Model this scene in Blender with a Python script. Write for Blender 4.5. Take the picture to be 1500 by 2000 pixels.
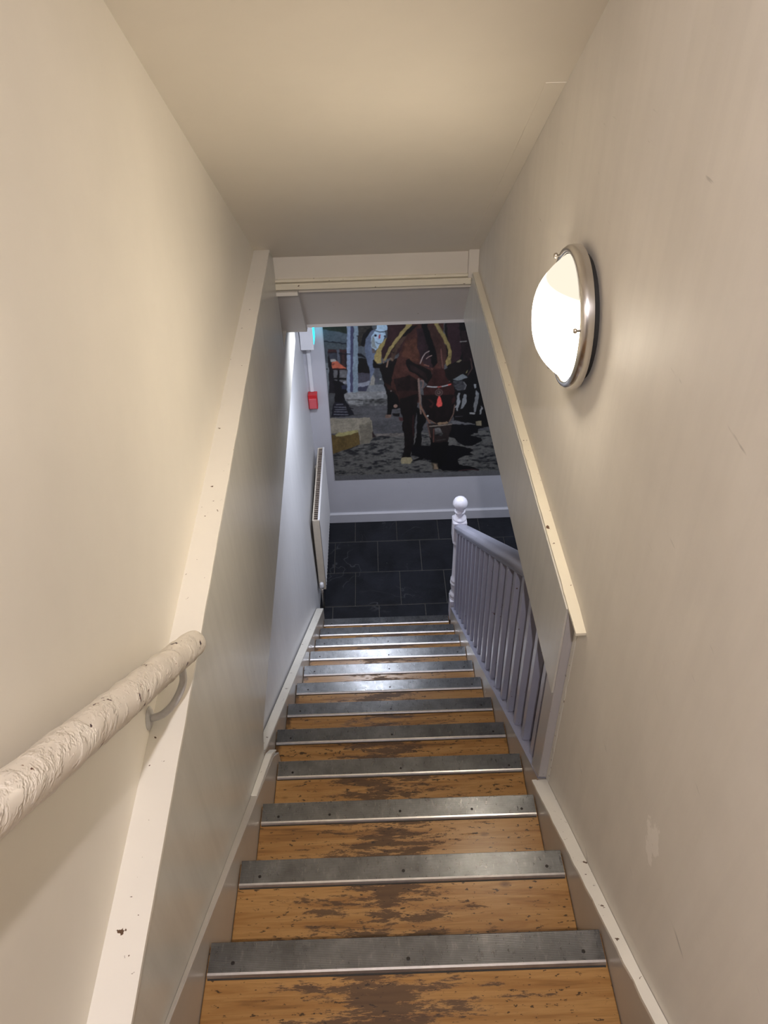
import bpy, bmesh, math, random
import numpy as np
from mathutils import Vector, Matrix, noise
random.seed(7)
sc = bpy.context.scene
for o in list(bpy.data.objects): bpy.data.objects.remove(o)

# ---------------------------------------------------------------- camera
CAM = np.array([0.0, 0.0, 3.806])
CR = np.array([0.9994257, -0.02269782, -0.02516097])
CU = np.array([0.0338465, 0.63278913, 0.77358408])
CF = np.array([0.00163708, 0.77399142, -0.63319397])
FPX = 1503.67
cam = bpy.data.cameras.new('camera'); camo = bpy.data.objects.new('camera', cam)
sc.collection.objects.link(camo)
camo.matrix_world = Matrix(((CR[0], CU[0], -CF[0], CAM[0]), (CR[1], CU[1], -CF[1], CAM[1]), (CR[2], CU[2], -CF[2], CAM[2]), (0, 0, 0, 1)))
cam.sensor_fit = 'VERTICAL'; cam.sensor_height = 36; cam.lens = FPX / 2000 * 36
cam.clip_start = 0.02
sc.camera = camo
# ---------------------------------------------------------------- world, exposure, lamp strengths
w = bpy.data.worlds.new('world'); sc.world = w; w.use_nodes = True
w.node_tree.nodes['Background'].inputs[0].default_value = (0.02, 0.02, 0.022, 1)
w.node_tree.nodes['Background'].inputs[1].default_value = 0.2
vs = sc.view_settings
vs.view_transform = 'Standard'; vs.look = 'None'; vs.gamma = 1; vs.use_curve_mapping = False
vs.exposure = 0.30
WALL_LAMP = 33.0      # frosted glass of the stair lamp
TOP_LAMP = 112.0       # watts of the ceiling spotlight over the landing above
DOWN_LIGHT = 350.0     # recessed lights in the lower corridor
WARM = (1.0, 0.88, 0.705); PINK = (1.0, 0.93, 0.96); COOL = (0.84, 0.89, 1.0)

# ---------------------------------------------------------------- helpers
COL = sc.collection
def px_ray(p): return CF + CR * (p[0] - 750) / FPX - CU * (p[1] - 1000) / FPX
def px_on_y(p, y):                                   # photo pixel -> (x, z) on the wall y = const
    d = px_ray(p); t = (y - CAM[1]) / d[1]; q = CAM + t * d; return q[0], q[2]

def obj(name, vf, mat, parent=None, loc=(0, 0, 0), bev=0.0, seg=1, smooth=False, kind=None):
    v, f = vf
    me = bpy.data.meshes.new(name); me.from_pydata([tuple(map(float, p)) for p in v], [], f)
    bm = bmesh.new(); bm.from_mesh(me)
    bmesh.ops.recalc_face_normals(bm, faces=bm.faces)
    if bev > 0:
        es = [e for e in bm.edges if len(e.link_faces) == 2 and e.calc_face_angle(0) > 0.5]
        bmesh.ops.bevel(bm, geom=es, offset=bev, segments=seg, affect='EDGES', profile=0.5, clamp_overlap=True)
    bm.to_mesh(me); bm.free()
    if smooth:
        for p in me.polygons: p.use_smooth = True
    if mat: me.materials.append(mat)
    o = bpy.data.objects.new(name, me); COL.objects.link(o)
    o.location = loc
    if parent: o.parent = parent
    if kind: o['kind'] = kind
    return o
def inst(name, me, parent=None, loc=(0, 0, 0)):
    o = bpy.data.objects.new(name, me); COL.objects.link(o); o.location = loc
    if parent: o.parent = parent
    return o
def thing(name, label, cat, loc=(0, 0, 0), group=None):
    o = bpy.data.objects.new(name, None); COL.objects.link(o); o.location = loc
    o.empty_display_size = 0.05
    return tag(o, label, cat, group)
def tag(o, label, cat, group=None):
    o['label'] = label; o['category'] = cat
    if group: o['group'] = group
    return o
def struct(o, label=None):
    o['kind'] = 'structure'
    if label: o['label'] = label
    return o
def box(x0, x1, y0, y1, z0, z1):
    v = [(x0, y0, z0), (x1, y0, z0), (x1, y1, z0), (x0, y1, z0), (x0, y0, z1), (x1, y0, z1), (x1, y1, z1), (x0, y1, z1)]
    return v, [(0, 3, 2, 1), (4, 5, 6, 7), (0, 1, 5, 4), (1, 2, 6, 5), (2, 3, 7, 6), (3, 0, 4, 7)]
def prism_x(poly, x0, x1, k=0.0):                    # polygon in (y, z) extruded along x; x shifts by k*y
    n = len(poly)
    v = [(x0 + k * y, y, z) for y, z in poly] + [(x1 + k * y, y, z) for y, z in poly]
    f = [tuple(range(n)), tuple(range(2 * n - 1, n - 1, -1))]
    f += [(i, (i + 1) % n, n + (i + 1) % n, n + i) for i in range(n)]
    return v, f
def prism_y(poly, y0, y1, slope=0.0):                # polygon in (x, z) extruded along y; z shifts by slope*(y-y0)
    n = len(poly)
    v = [(x, y0, z) for x, z in poly] + [(x, y1, z + slope * (y1 - y0)) for x, z in poly]
    f = [tuple(range(n)), tuple(range(2 * n - 1, n - 1, -1))]
    f += [(i, (i + 1) % n, n + (i + 1) % n, n + i) for i in range(n)]
    return v, f
def prism_back(poly, xback, xface):                   # polygon in (y, z); back face follows xback(y)
    n = len(poly)
    v = [(xback(y), y, z) for y, z in poly] + [(xface, y, z) for y, z in poly]
    return v, prism_x(poly, 0, 1)[1]
def join(*vfs):
    V, F = [], []
    for v, f in vfs:
        b = len(V); V += list(v); F += [tuple(i + b for i in q) for q in f]
    return V, F
def shear(vf, k):
    return [(x + k * y, y, z) for x, y, z in vf[0]], vf[1]
def tube(path, r, n=12, jitter=0.0, caps=True):
    path = [Vector(p) for p in path]; V = []; F = []
    rr = r if isinstance(r, (list, tuple)) else [r] * len(path)
    up0 = Vector((0, 0, 1))
    for i, p in enumerate(path):
        t = (path[min(i + 1, len(path) - 1)] - path[max(i - 1, 0)]).normalized()
        a = t.cross(up0)
        if a.length < 1e-3: a = Vector((1, 0, 0))
        a.normalize(); b = t.cross(a).normalized()
        for j in range(n):
            th = 2 * math.pi * j / n
            q = p + (a * math.cos(th) + b * math.sin(th)) * rr[i]
            if jitter: q += (q - p).normalized() * jitter * noise.noise(q * 38)
            V.append(q)
    for i in range(len(path) - 1):
        for j in range(n):
            F.append((i * n + j, i * n + (j + 1) % n, (i + 1) * n + (j + 1) % n, (i + 1) * n + j))
    if caps:
        F.append(tuple(range(n))); F.append(tuple(range((len(path) - 1) * n, len(path) * n)))
    return V, F
def lathe(prof, n=32, axis='z', c=(0, 0, 0), close=True):   # prof: (radius, height)
    V, F = [], []
    for r_, h in prof:
        for j in range(n):
            a = 2 * math.pi * j / n
            if axis == 'z': V.append((c[0] + r_ * math.cos(a), c[1] + r_ * math.sin(a), c[2] + h))
            else: V.append((c[0] - h, c[1] + r_ * math.cos(a), c[2] + r_ * math.sin(a)))   # axis -x
    m = len(prof)
    for i in range(m - 1):
        for j in range(n):
            F.append((i * n + j, i * n + (j + 1) % n, (i + 1) * n + (j + 1) % n, (i + 1) * n + j))
    if close:
        F.append(tuple(range(n))[::-1]); F.append(tuple(range((m - 1) * n, m * n)))
    return V, F

# ---------------------------------------------------------------- materials
def lin(c): return tuple(((x / 255) / 12.92 if x / 255 <= 0.04045 else ((x / 255 + 0.055) / 1.055) ** 2.4) for x in c)
class NT:
    def __init__(s, name):
        s.m = bpy.data.materials.new(name); s.m.use_nodes = True
        s.t = s.m.node_tree; s.N = s.t.nodes; s.b = s.N['Principled BSDF']
    def n(s, typ, ins=None, **kw):
        q = s.N.new(typ)
        for k, v in kw.items(): setattr(q, k, v)
        for k, v in (ins or {}).items():
            if hasattr(v, 'node') or isinstance(v, bpy.types.NodeSocket): s.t.links.new(v, q.inputs[k])
            else: q.inputs[k].default_value = v
        return q
    def pos(s, scale=(1, 1, 1)):
        g = s.n('ShaderNodeNewGeometry')
        return s.n('ShaderNodeVectorMath', {0: g.outputs['Position'], 1: scale}, operation='MULTIPLY').outputs[0]
    def noise(s, vec, scale, detail=4, rough=0.55, dist=0.0):
        return s.n('ShaderNodeTexNoise', {'Vector': vec, 'Scale': scale, 'Detail': detail, 'Roughness': rough, 'Distortion': dist}).outputs['Fac']
    def ramp(s, fac, stops, interp='LINEAR'):
        r = s.n('ShaderNodeValToRGB', {'Fac': fac}); r.color_ramp.interpolation = interp
        els = r.color_ramp.elements
        while len(els) < len(stops): els.new(0.5)
        for e, (p, c) in zip(els, stops):
            e.position = p; e.color = (*c, 1) if len(c) == 3 else c
        return r.outputs['Color']
    def mask(s, fac, lo, hi):
        return s.n('ShaderNodeMapRange', {'Value': fac, 'From Min': lo, 'From Max': hi, 'To Min': 0.0, 'To Max': 1.0}).outputs[0]
    def math(s, op, a, b=0.0):
        return s.n('ShaderNodeMath', {0: a, 1: b}, operation=op).outputs[0]
    def mix(s, fac, a, b):
        q = s.n('ShaderNodeMix', data_type='RGBA')
        for i, v in ((0, fac), (6, a), (7, b)):
            if isinstance(v, bpy.types.NodeSocket): s.t.links.new(v, q.inputs[i])
            else: q.inputs[i].default_value = (*v, 1) if isinstance(v, tuple) and len(v) == 3 else v
        return q.outputs[2]
    def set(s, **kw):
        for k, v in kw.items():
            k = {'base': 'Base Color', 'rough': 'Roughness', 'metal': 'Metallic', 'spec': 'Specular IOR Level', 'normal': 'Normal', 'coat': 'Coat Weight', 'coatr': 'Coat Roughness', 'emit': 'Emission Color', 'emits': 'Emission Strength'}[k]
            if isinstance(v, bpy.types.NodeSocket): s.t.links.new(v, s.b.inputs[k])
            elif isinstance(v, tuple): s.b.inputs[k].default_value = (*v, 1)
            else: s.b.inputs[k].default_value = v
        return s
    def bump(s, h, strength=0.3, dist=0.002, normal=None):
        ins = {'Height': h, 'Strength': strength, 'Distance': dist}
        if normal is not None: ins['Normal'] = normal
        return s.n('ShaderNodeBump', ins).outputs[0]

def paint(name, base, var=0.06, rough=0.38, bump=0.25, scale=3.0, chips=0.0, chipcol=(0.10, 0.055, 0.03), scuff=0.0, spec=0.5, streak=0.0, patch=None):
    m = NT(name); P = m.pos()
    n1 = m.noise(P, scale, 5, 0.6)
    d = tuple(c * (1 - var) for c in base); l = tuple(min(1, c * (1 + var)) for c in base)
    col = m.ramp(n1, [(0.3, d), (0.7, l)])
    if scuff > 0:                                    # grey rubs, longer along the stair pitch
        P2 = m.n('ShaderNodeMapping', {'Vector': P, 'Rotation': (-0.95, 0, 0), 'Scale': (3, 1.1, 9)}).outputs[0]
        s1 = m.mask(m.noise(P2, 7.0, 3, 0.6), 0.70, 0.78)
        col = m.mix(m.math('MULTIPLY', s1, scuff), col, tuple(c * 0.55 for c in base))
    if streak > 0:                                   # vertical gloss streaks painted into the colour
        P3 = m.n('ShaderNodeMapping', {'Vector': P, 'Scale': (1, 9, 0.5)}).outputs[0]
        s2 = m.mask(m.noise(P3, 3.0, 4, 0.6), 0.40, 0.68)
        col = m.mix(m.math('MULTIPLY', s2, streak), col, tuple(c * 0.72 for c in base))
    if patch:                                        # scraped patch down to pale plaster
        sp_ = m.n('ShaderNodeSeparateXYZ', {0: P})
        dy = m.math('DIVIDE', m.math('SUBTRACT', sp_.outputs[1], patch[0]), patch[2]); dz = m.math('DIVIDE', m.math('SUBTRACT', sp_.outputs[2], patch[1]), patch[3])
        dd_ = m.math('ADD', m.math('MULTIPLY', dy, dy), m.math('MULTIPLY', dz, dz))
        pm_ = m.mask(m.math('ADD', dd_, m.math('MULTIPLY', m.noise(P, 40, 4, 0.7), 3.0)), 2.1, 1.9)
        col = m.mix(m.math('MULTIPLY', pm_, 0.8), col, (0.80, 0.76, 0.70))
    if chips > 0:
        c1 = m.mask(m.noise(P, 55, 3, 0.6), 1 - chips, 1 - chips + 0.02)
        col = m.mix(c1, col, chipcol)
    nb = m.noise(P, 26, 4, 0.6); nb2 = m.noise(P, 5, 2, 0.5)
    h = m.math('ADD', m.math('MULTIPLY', nb, 0.25), nb2)
    m.set(base=col, rough=rough, spec=spec, normal=m.bump(h, bump, 0.006))
    return m.m

M = {}
M['cream'] = paint('cream_wall_paint', (0.69, 0.645, 0.560), 0.04, 0.42, 0.22)
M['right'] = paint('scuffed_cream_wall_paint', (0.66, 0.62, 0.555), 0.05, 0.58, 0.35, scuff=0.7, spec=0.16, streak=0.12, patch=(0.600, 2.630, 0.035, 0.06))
M['ceil'] = paint('cream_ceiling_paint', (0.71, 0.655, 0.56), 0.03, 0.55, 0.15)
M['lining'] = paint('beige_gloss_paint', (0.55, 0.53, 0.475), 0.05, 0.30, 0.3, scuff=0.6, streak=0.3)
M['cap'] = paint('yellowed_gloss_paint', (0.71, 0.672, 0.60), 0.04, 0.36, 0.25, chips=0.30)
M['ledge'] = paint('yellowed_ledge_paint', (0.70, 0.645, 0.51), 0.05, 0.36, 0.3, chips=0.31)
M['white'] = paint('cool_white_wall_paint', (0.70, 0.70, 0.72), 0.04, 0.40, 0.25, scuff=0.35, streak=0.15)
M['stringer'] = paint('taupe_gloss_paint', (0.40, 0.365, 0.32), 0.08, 0.30, 0.2, scuff=0.3)
M['strcap'] = paint('worn_white_trim_paint', (0.72, 0.69, 0.62), 0.08, 0.40, 0.4, chips=0.33)
M['baluster'] = paint('lavender_grey_gloss_paint', (0.33, 0.335, 0.415), 0.06, 0.28, 0.2, chips=0.30)
M['farwall'] = paint('shaded_white_wall_paint', (0.47, 0.47, 0.52), 0.04, 0.45, 0.25, scuff=0.5)  # white wall paint darkened, the far wall's dimmer light put into its colour
M['post'] = paint('grey_post_paint', (0.42, 0.40, 0.40), 0.06, 0.32, 0.2, chips=0.28)
M['newel'] = paint('pale_lavender_gloss_paint', (0.62, 0.61, 0.68), 0.05, 0.25, 0.2, chips=0.27)
M['header'] = paint('header_paint', (0.62, 0.575, 0.50), 0.04, 0.42, 0.2)
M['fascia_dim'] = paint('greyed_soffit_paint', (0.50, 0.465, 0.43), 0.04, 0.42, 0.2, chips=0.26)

def simple(name, base, rough=0.5, metal=0.0, var=0.1, scale=20):
    m = NT(name); n = m.noise(m.pos(), scale, 3)
    m.set(base=m.ramp(n, [(0.3, tuple(c * (1 - var) for c in base)), (0.7, tuple(c * (1 + var) for c in base))]), rough=rough, metal=metal)
    return m.m
M['dark'] = simple('dark_gap', (0.02, 0.018, 0.016), 0.8)
M['chrome'] = simple('brushed_chrome', (0.62, 0.60, 0.58), 0.22, 1.0, 0.05)
M['brass'] = simple('satin_metal', (0.55, 0.50, 0.44), 0.35, 1.0, 0.08)
M['screw'] = simple('blackened_screw', (0.025, 0.022, 0.02), 0.5, 0.6)
M['lip'] = simple('polished_aluminium_lip', (0.78, 0.77, 0.79), 0.30, 1.0, 0.08, 60)
M['red'] = simple('red_plastic', (0.52, 0.02, 0.025), 0.25, 0, 0.1)
M['redwin'] = simple('clear_red_flap', (0.60, 0.10, 0.12), 0.12, 0, 0.1)
M['wplastic'] = simple('white_plastic', (0.68, 0.68, 0.72), 0.35, 0, 0.02)
M['radiator'] = simple('radiator_enamel', (0.74, 0.73, 0.74), 0.3, 0, 0.02)
M['radside'] = simple('aged_radiator_enamel', (0.60, 0.54, 0.45), 0.35, 0, 0.06)
M['grille'] = simple('rusty_grille', (0.30, 0.24, 0.20), 0.5, 0.2, 0.3, 60)
M['bare'] = simple('bare_stained_wood', (0.10, 0.05, 0.03), 0.5, 0, 0.3)
M['bracket'] = simple('grey_painted_bracket', (0.50, 0.49, 0.47), 0.3, 0, 0.1, 60)
M['grout'] = simple('dark_grout', (0.05, 0.047, 0.045), 0.85, 0, 0.2, 60)
def emission(name, col, strength, grad=None):
    m = bpy.data.materials.new(name); m.use_nodes = True; t = m.node_tree; t.nodes.clear()
    e = t.nodes.new('ShaderNodeEmission'); e.inputs[0].default_value = (*col, 1); e.inputs[1].default_value = strength
    o = t.nodes.new('ShaderNodeOutputMaterial'); t.links.new(e.outputs[0], o.inputs[0])
    if grad:                                         # the bulb sits low in the bowl: glass far from it glows less
        g = t.nodes.new('ShaderNodeNewGeometry'); sx = t.nodes.new('ShaderNodeSeparateXYZ'); mr = t.nodes.new('ShaderNodeMapRange')
        t.links.new(g.outputs['Position'], sx.inputs[0]); t.links.new(sx.outputs[2], mr.inputs[0])
        for i, v in enumerate(grad): mr.inputs[i + 1].default_value = v
        t.links.new(mr.outputs[0], e.inputs[1])
    return m

# wood treads
def wood():
    m = NT('worn_varnished_pine')
    g = m.n('ShaderNodeNewGeometry'); P = g.outputs['Position']
    sx = m.n('ShaderNodeSeparateXYZ', {0: P})
    stretch = m.n('ShaderNodeVectorMath', {0: P, 1: (1.4, 22, 5)}, operation='MULTIPLY').outputs[0]
    grain = m.noise(stretch, 2.2, 6, 0.6, 0.6)
    fine = m.noise(m.n('ShaderNodeVectorMath', {0: P, 1: (6, 160, 30)}, operation='MULTIPLY').outputs[0], 2.0, 3, 0.6)
    col = m.ramp(grain, [(0.28, lin((92, 61, 30))), (0.42, lin((136, 97, 52))), (0.58, lin((156, 118, 70))), (0.75, lin((124, 86, 44)))])
    col = m.mix(m.math('MULTIPLY', m.mask(fine, 0.5, 0.75), 0.35), col, lin((98, 64, 28)))
    # knots
    vor = m.n('ShaderNodeTexVoronoi', {'Vector': m.n('ShaderNodeVectorMath', {0: P, 1: (1.0, 1.8, 1.0)}, operation='MULTIPLY').outputs[0], 'Scale': 5.5, 'Randomness': 1.0})
    kn = m.mask(vor.outputs['Distance'], 0.10, 0.045)
    col = m.mix(m.math('MULTIPLY', kn, 0.8), col, lin((70, 38, 14)))
    # worn varnish in the walking line
    blot = m.noise(m.n('ShaderNodeVectorMath', {0: P, 1: (1.0, 5.0, 2.3)}, operation='MULTIPLY').outputs[0], 8, 9, 0.78)
    cen = m.math('ABSOLUTE', m.math('ADD', sx.outputs[0], 0.02))
    thr = m.math('SUBTRACT', blot, m.math('MULTIPLY', cen, 0.62))
    worn = m.mask(thr, 0.44, 0.475)
    col = m.mix(m.math('MULTIPLY', worn, 0.85), col, lin((58, 37, 18)))
    # black dents and flecks
    fl = m.noise(m.n('ShaderNodeVectorMath', {0: P, 1: (1.0, 2.6, 1.0)}, operation='MULTIPLY').outputs[0], 48, 4, 0.65)
    big = m.noise(P, 5, 2)
    fm = m.mask(m.math('ADD', fl, m.math('MULTIPLY', big, 0.12)), 0.68, 0.70)
    col = m.mix(m.math('MULTIPLY', fm, 0.9), col, lin((34, 20, 12)))
    # grime along the ends
    ed = m.math('ADD', m.mask(m.math('ABSOLUTE', m.math('SUBTRACT', sx.outputs[0], 0.01)), 0.33, 0.40), m.math('MULTIPLY', m.noise(P, 40, 4), 0.9))
    col = m.mix(m.math('MULTIPLY', m.mask(ed, 1.25, 1.5), 0.8), col, lin((48, 30, 18)))
    m.set(base=col, rough=m.ramp(worn, [(0, (0.30,) * 3), (1, (0.6,) * 3)]), normal=m.bump(m.math('SUBTRACT', grain, worn), 0.15, 0.002))
    return m.m
M['wood'] = wood()
def strip_mat():
    m = NT('ribbed_aluminium'); g = m.n('ShaderNodeNewGeometry'); P = g.outputs['Position']
    n1 = m.noise(P, 11, 5, 0.65)
    n2 = m.noise(m.n('ShaderNodeVectorMath', {0: P, 1: (3.0, 1.0, 1.0)}, operation='MULTIPLY').outputs[0], 34, 5, 0.7)
    col = m.ramp(n1, [(0.3, (0.135, 0.138, 0.142)), (0.55, (0.21, 0.216, 0.225)), (0.75, (0.30, 0.306, 0.315))])
    col = m.mix(m.math('MULTIPLY', m.mask(n2, 0.58, 0.68), 0.35), col, (0.40, 0.39, 0.38))
    sy = m.n('ShaderNodeSeparateXYZ', {0: P}).outputs[1]
    rib = m.math('SINE', m.math('MULTIPLY', sy, 2 * math.pi / 0.0030))
    col = m.mix(m.mask(rib, 0.2, 1.0), col, m.mix(0.5, col, (0.05, 0.047, 0.045)))
    m.set(base=col, metal=0.85, rough=m.ramp(n2, [(0.3, (0.26,) * 3), (0.7, (0.32,) * 3)]), normal=m.bump(rib, 0.15, 0.0005))
    return m.m
M['strip'] = strip_mat()
def slate():
    m = NT('riven_black_slate'); P = m.pos()
    n1 = m.noise(P, 4, 6, 0.6, 0.5); n2 = m.noise(P, 22, 6, 0.65)
    col = m.ramp(n1, [(0.3, (0.005, 0.0055, 0.0075)), (0.7, (0.015, 0.0165, 0.023))])
    v = m.noise(P, 2.6, 3, 0.5, 1.4)
    vein = m.mask(m.math('ABSOLUTE', m.math('SUBTRACT', v, 0.5)), 0.010, 0.003)
    col = m.mix(m.math('MULTIPLY', m.math('MULTIPLY', vein, m.mask(m.noise(P, 1.7, 2), 0.55, 0.62)), 0.35), col, (0.10, 0.10, 0.11))
    sp = m.mask(m.noise(P, 90, 2, 0.5), 0.78, 0.80)
    col = m.mix(sp, col, (0.25, 0.24, 0.23))
    m.set(base=col, rough=0.48, spec=0.25, normal=m.bump(m.math('ADD', n2, n1), 0.5, 0.006))
    return m.m
M['slate'] = slate()
def rail_paint():
    m = NT('thick_chipped_cream_paint'); P = m.pos()
    n1 = m.noise(P, 14, 5, 0.6)
    col = m.ramp(n1, [(0.3, (0.60, 0.535, 0.45)), (0.7, (0.70, 0.645, 0.56))])
    st = m.n('ShaderNodeMapping', {'Vector': P, 'Rotation': (0.65, 0, 0), 'Scale': (1, 0.55, 1)}).outputs[0]
    c1 = m.noise(st, 46, 3, 0.6)
    col = m.mix(m.mask(c1, 0.645, 0.655), col, (0.17, 0.085, 0.04))
    col = m.mix(m.mask(c1, 0.66, 0.67), col, (0.035, 0.02, 0.035))
    h = m.noise(st, 30, 4, 0.7)
    m.set(base=col, rough=0.36, normal=m.bump(m.ramp(h, [(0.45, (0, 0, 0)), (0.56, (1, 1, 1))]), 0.5, 0.003))
    return m.m
M['rail'] = rail_paint()

# ================================================================ THE PLACE
# z = 0 is the slate floor of the lower corridor; the stairs fall towards +y.
R_, G_, Y1, Z1 = 0.18923, 0.25, 0.6097, 2.2707      # riser, going, first nosing in view
SL = R_ / G_
def nos(y): return Z1 - SL * (y - Y1)
XL, XR = -0.397, 0.4006                              # clear stair width, lower part
XLU, XRU = -0.351, 0.3817                            # upper part
KL = -0.018                                          # the left wall runs slightly out of square
def xl(y): return -0.412 + KL * y
def xlw(y, z):                                       # the old wall also leans out a little towards the top
    t = z / 2.65
    return (-0.405 - 0.0115 * y) * (1 - t) + (-0.412 - 0.0215 * y) * t
YF = 4.556                                           # far wall
def xr(y): return 0.402 if y < 0.5 else 0.402 + 0.021 * (min(y, 1.16) - 0.5) / 0.66
def ceilz(y): return 2.65 + 0.675 * (3.05 - y)

# ---- walls
def leaning_wall(ny=10, nz=8, y0=-1.6, y1=YF + 0.1, z0=-0.1, z1=5.1, back=-0.62):
    V, F = [], []
    for k in range(nz + 1):
        for q in range(ny + 1):
            y = y0 + (y1 - y0) * q / ny; z = z0 + (z1 - z0) * k / nz
            V.append((xlw(y, min(z, 2.65)), y, z))
    b = len(V)
    V += [(back, y0, z0), (back, y1, z0), (back, y1, z1), (back, y0, z1)]
    g = lambda k, q: k * (ny + 1) + q
    for k in range(nz):
        for q in range(ny): F.append((g(k, q), g(k, q + 1), g(k + 1, q + 1), g(k + 1, q)))
    F.append((b, b + 3, b + 2, b + 1))
    F.append(tuple([g(0, q) for q in range(ny + 1)]) + (b + 1, b)); F.append(tuple([g(nz, q) for q in range(ny + 1)]) + (b + 2, b + 3))
    F.append(tuple([g(k, 0) for k in range(nz + 1)]) + (b + 3, b)); F.append(tuple([g(k, ny) for k in range(nz + 1)]) + (b + 2, b + 1))
    return V, F
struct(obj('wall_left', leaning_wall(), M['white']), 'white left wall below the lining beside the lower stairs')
# upper part of the same wall carries cream paint
struct(obj('wall_left_upper', prism_x([(-1.6, 2.5), (3.10, 2.5), (3.10, 2.75), (-0.2, 4.95), (-1.6, 4.95)], -0.42, -0.4095, KL), M['cream']),
       'cream left wall above the painted ledge')
LIN = [(-1.2, 2.59), (3.07, 2.715), (3.07, 2.235), (3.62, 2.235), (3.62, 2.00), (1.38, 1.872), (1.30, 1.80), (1.28, nos(1.28) - 0.06), (0.20, nos(0.20) - 0.06), (-1.2, 2.45)]
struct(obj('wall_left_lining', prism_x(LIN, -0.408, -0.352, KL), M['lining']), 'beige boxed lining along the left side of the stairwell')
def jag_edge(y0, y1, n, xo, amp):
    return [(xo + amp * noise.noise(Vector((y0 + (y1 - y0) * i / n * 1.0, xo * 9, 0)) * 9), y0 + (y1 - y0) * i / n) for i in range(n + 1)]
# ledge caps: strips with a slightly ragged painted edge
def cap_strip(edge, xback, ztop, th):
    V, F = [], []
    for (x, y) in edge:
        z = ztop(y); xb = xback(y)
        V += [(x, y, z), (x, y, z - th), (xb, y, z - th), (xb, y, z)]
    n = len(edge)
    for i in range(n - 1):
        a, b = i * 4, i * 4 + 4
        for j in range(4): F.append((a + j, a + (j + 1) % 4, b + (j + 1) % 4, b + j))
    F += [(0, 1, 2, 3), (n * 4 - 4, n * 4 - 3, n * 4 - 2, n * 4 - 1)]
    return V, F
edgeL = [(-0.350 + KL * y + 0.0012 * noise.noise(Vector((y * 14, 0, 0))), y) for y in np.linspace(-1.2, 3.068, 140)]
struct(obj('trim_1', cap_strip(edgeL, lambda y: xl(y) + 0.001, lambda y: 2.632 + 0.0295 * y, 0.008), M['cap']), 'cream painted ledge along the left wall')

wr = []
for ya_, yb_, z0_ in ((-1.6, 0.5, -0.1), (0.5, 1.16, -0.1), (1.16, 3.3, 2.56)):
    wr.append(([(xr(ya_), ya_, z0_), (xr(yb_), yb_, z0_), (0.53, yb_, z0_), (0.53, ya_, z0_), (xr(ya_), ya_, 5.1), (xr(yb_), yb_, 5.1), (0.53, yb_, 5.1), (0.53, ya_, 5.1)], box(0, 1, 0, 1, 0, 1)[1]))
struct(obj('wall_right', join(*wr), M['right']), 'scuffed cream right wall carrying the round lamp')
# slab edge over the balustrade
struct(obj('wall_right_fascia', join(box(0.3955, 0.4000, 1.163, 3.30, 2.268, 2.562), box(0.4001, 0.44, 1.2365, 3.30, 2.2685, 2.562)), M['lining']), 'beige floor edge panel above the balustrade')
edgeR = [(0.3985 + 0.0025 * noise.noise(Vector((y * 22, 5, 0))), y) for y in np.linspace(1.085, 3.05, 110)]
struct(obj('trim_2', cap_strip(edgeR, lambda y: xr(y) - 0.0003, lambda y: 2.570, 0.007), M['ledge']), 'chipped cream ledge along the right wall')

edgeP = [(1.138 + 0.006 * noise.noise(Vector((z * 30, 3, 1))), z) for z in np.linspace(1.90, 2.562, 60)]
struct(obj('trim_8', prism_back([(1.1604, 2.562), (1.1604, 1.90)] + edgeP, lambda y: xr(min(y, 1.16)) - 0.0002, 0.4212), M['strcap']), 'ragged plaster edge where the right wall ends')
# ceilings
struct(obj('ceiling', prism_x([(3.25, ceilz(3.25)), (-0.20, ceilz(-0.20)), (-1.6, ceilz(-0.20)), (-1.6, 5.2), (3.25, 5.2)], -0.50, 0.50), M['ceil']), 'cream sloping ceiling over the stairs')
struct(obj('trim_3', prism_x([(1.84, ceilz(1.84) + 0.005), (2.95, ceilz(2.95) + 0.005), (2.95, ceilz(2.95) - 0.004), (1.84, ceilz(1.84) - 0.0012)], 0.378, 0.4225), M['ceil']), 'shallow cream fillet between ceiling and right wall')
struct(obj('ceiling_lower', join(box(-0.62, 0.44, 3.27, YF + 0.1, 2.236, 2.53), box(0.44, 1.75, 1.0, YF + 0.1, 2.268, 2.55)), M['white']), 'white ceiling of the lower corridor')
# header across the foot of the sloping ceiling
struct(obj('wall_header', box(-0.455, 0.4228, 3.05, 3.20, 2.50, 2.75), M['header']), 'cream header wall across the foot of the sloping ceiling')
struct(obj('trim_4', join(box(-0.445, 0.395, 3.026, 3.06, 2.520, 2.546), box(-0.445, 0.395, 3.034, 3.06, 2.549, 2.560)), M['ledge'], bev=0.003), 'cream moulding along the header')
struct(obj('trim_5', box(0.380, 0.4228, 3.030, 3.055, 2.545, 2.69), M['header'], bev=0.002), 'cream corner block on the header')
slope_f = [(3.052, 2.525), (3.275, 2.245), (3.30, 2.236), (3.34, 2.25), (3.34, 2.53)]
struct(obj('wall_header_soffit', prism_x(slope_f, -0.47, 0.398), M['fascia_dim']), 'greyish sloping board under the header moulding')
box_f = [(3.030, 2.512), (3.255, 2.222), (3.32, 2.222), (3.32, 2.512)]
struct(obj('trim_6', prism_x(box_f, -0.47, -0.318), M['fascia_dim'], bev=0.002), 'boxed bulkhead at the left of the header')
struct(obj('trim_7', box(-0.44, -0.318, 3.018, 3.05, 2.498, 2.514), M['cap'], bev=0.002), 'short cream moulding over the bulkhead')

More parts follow.
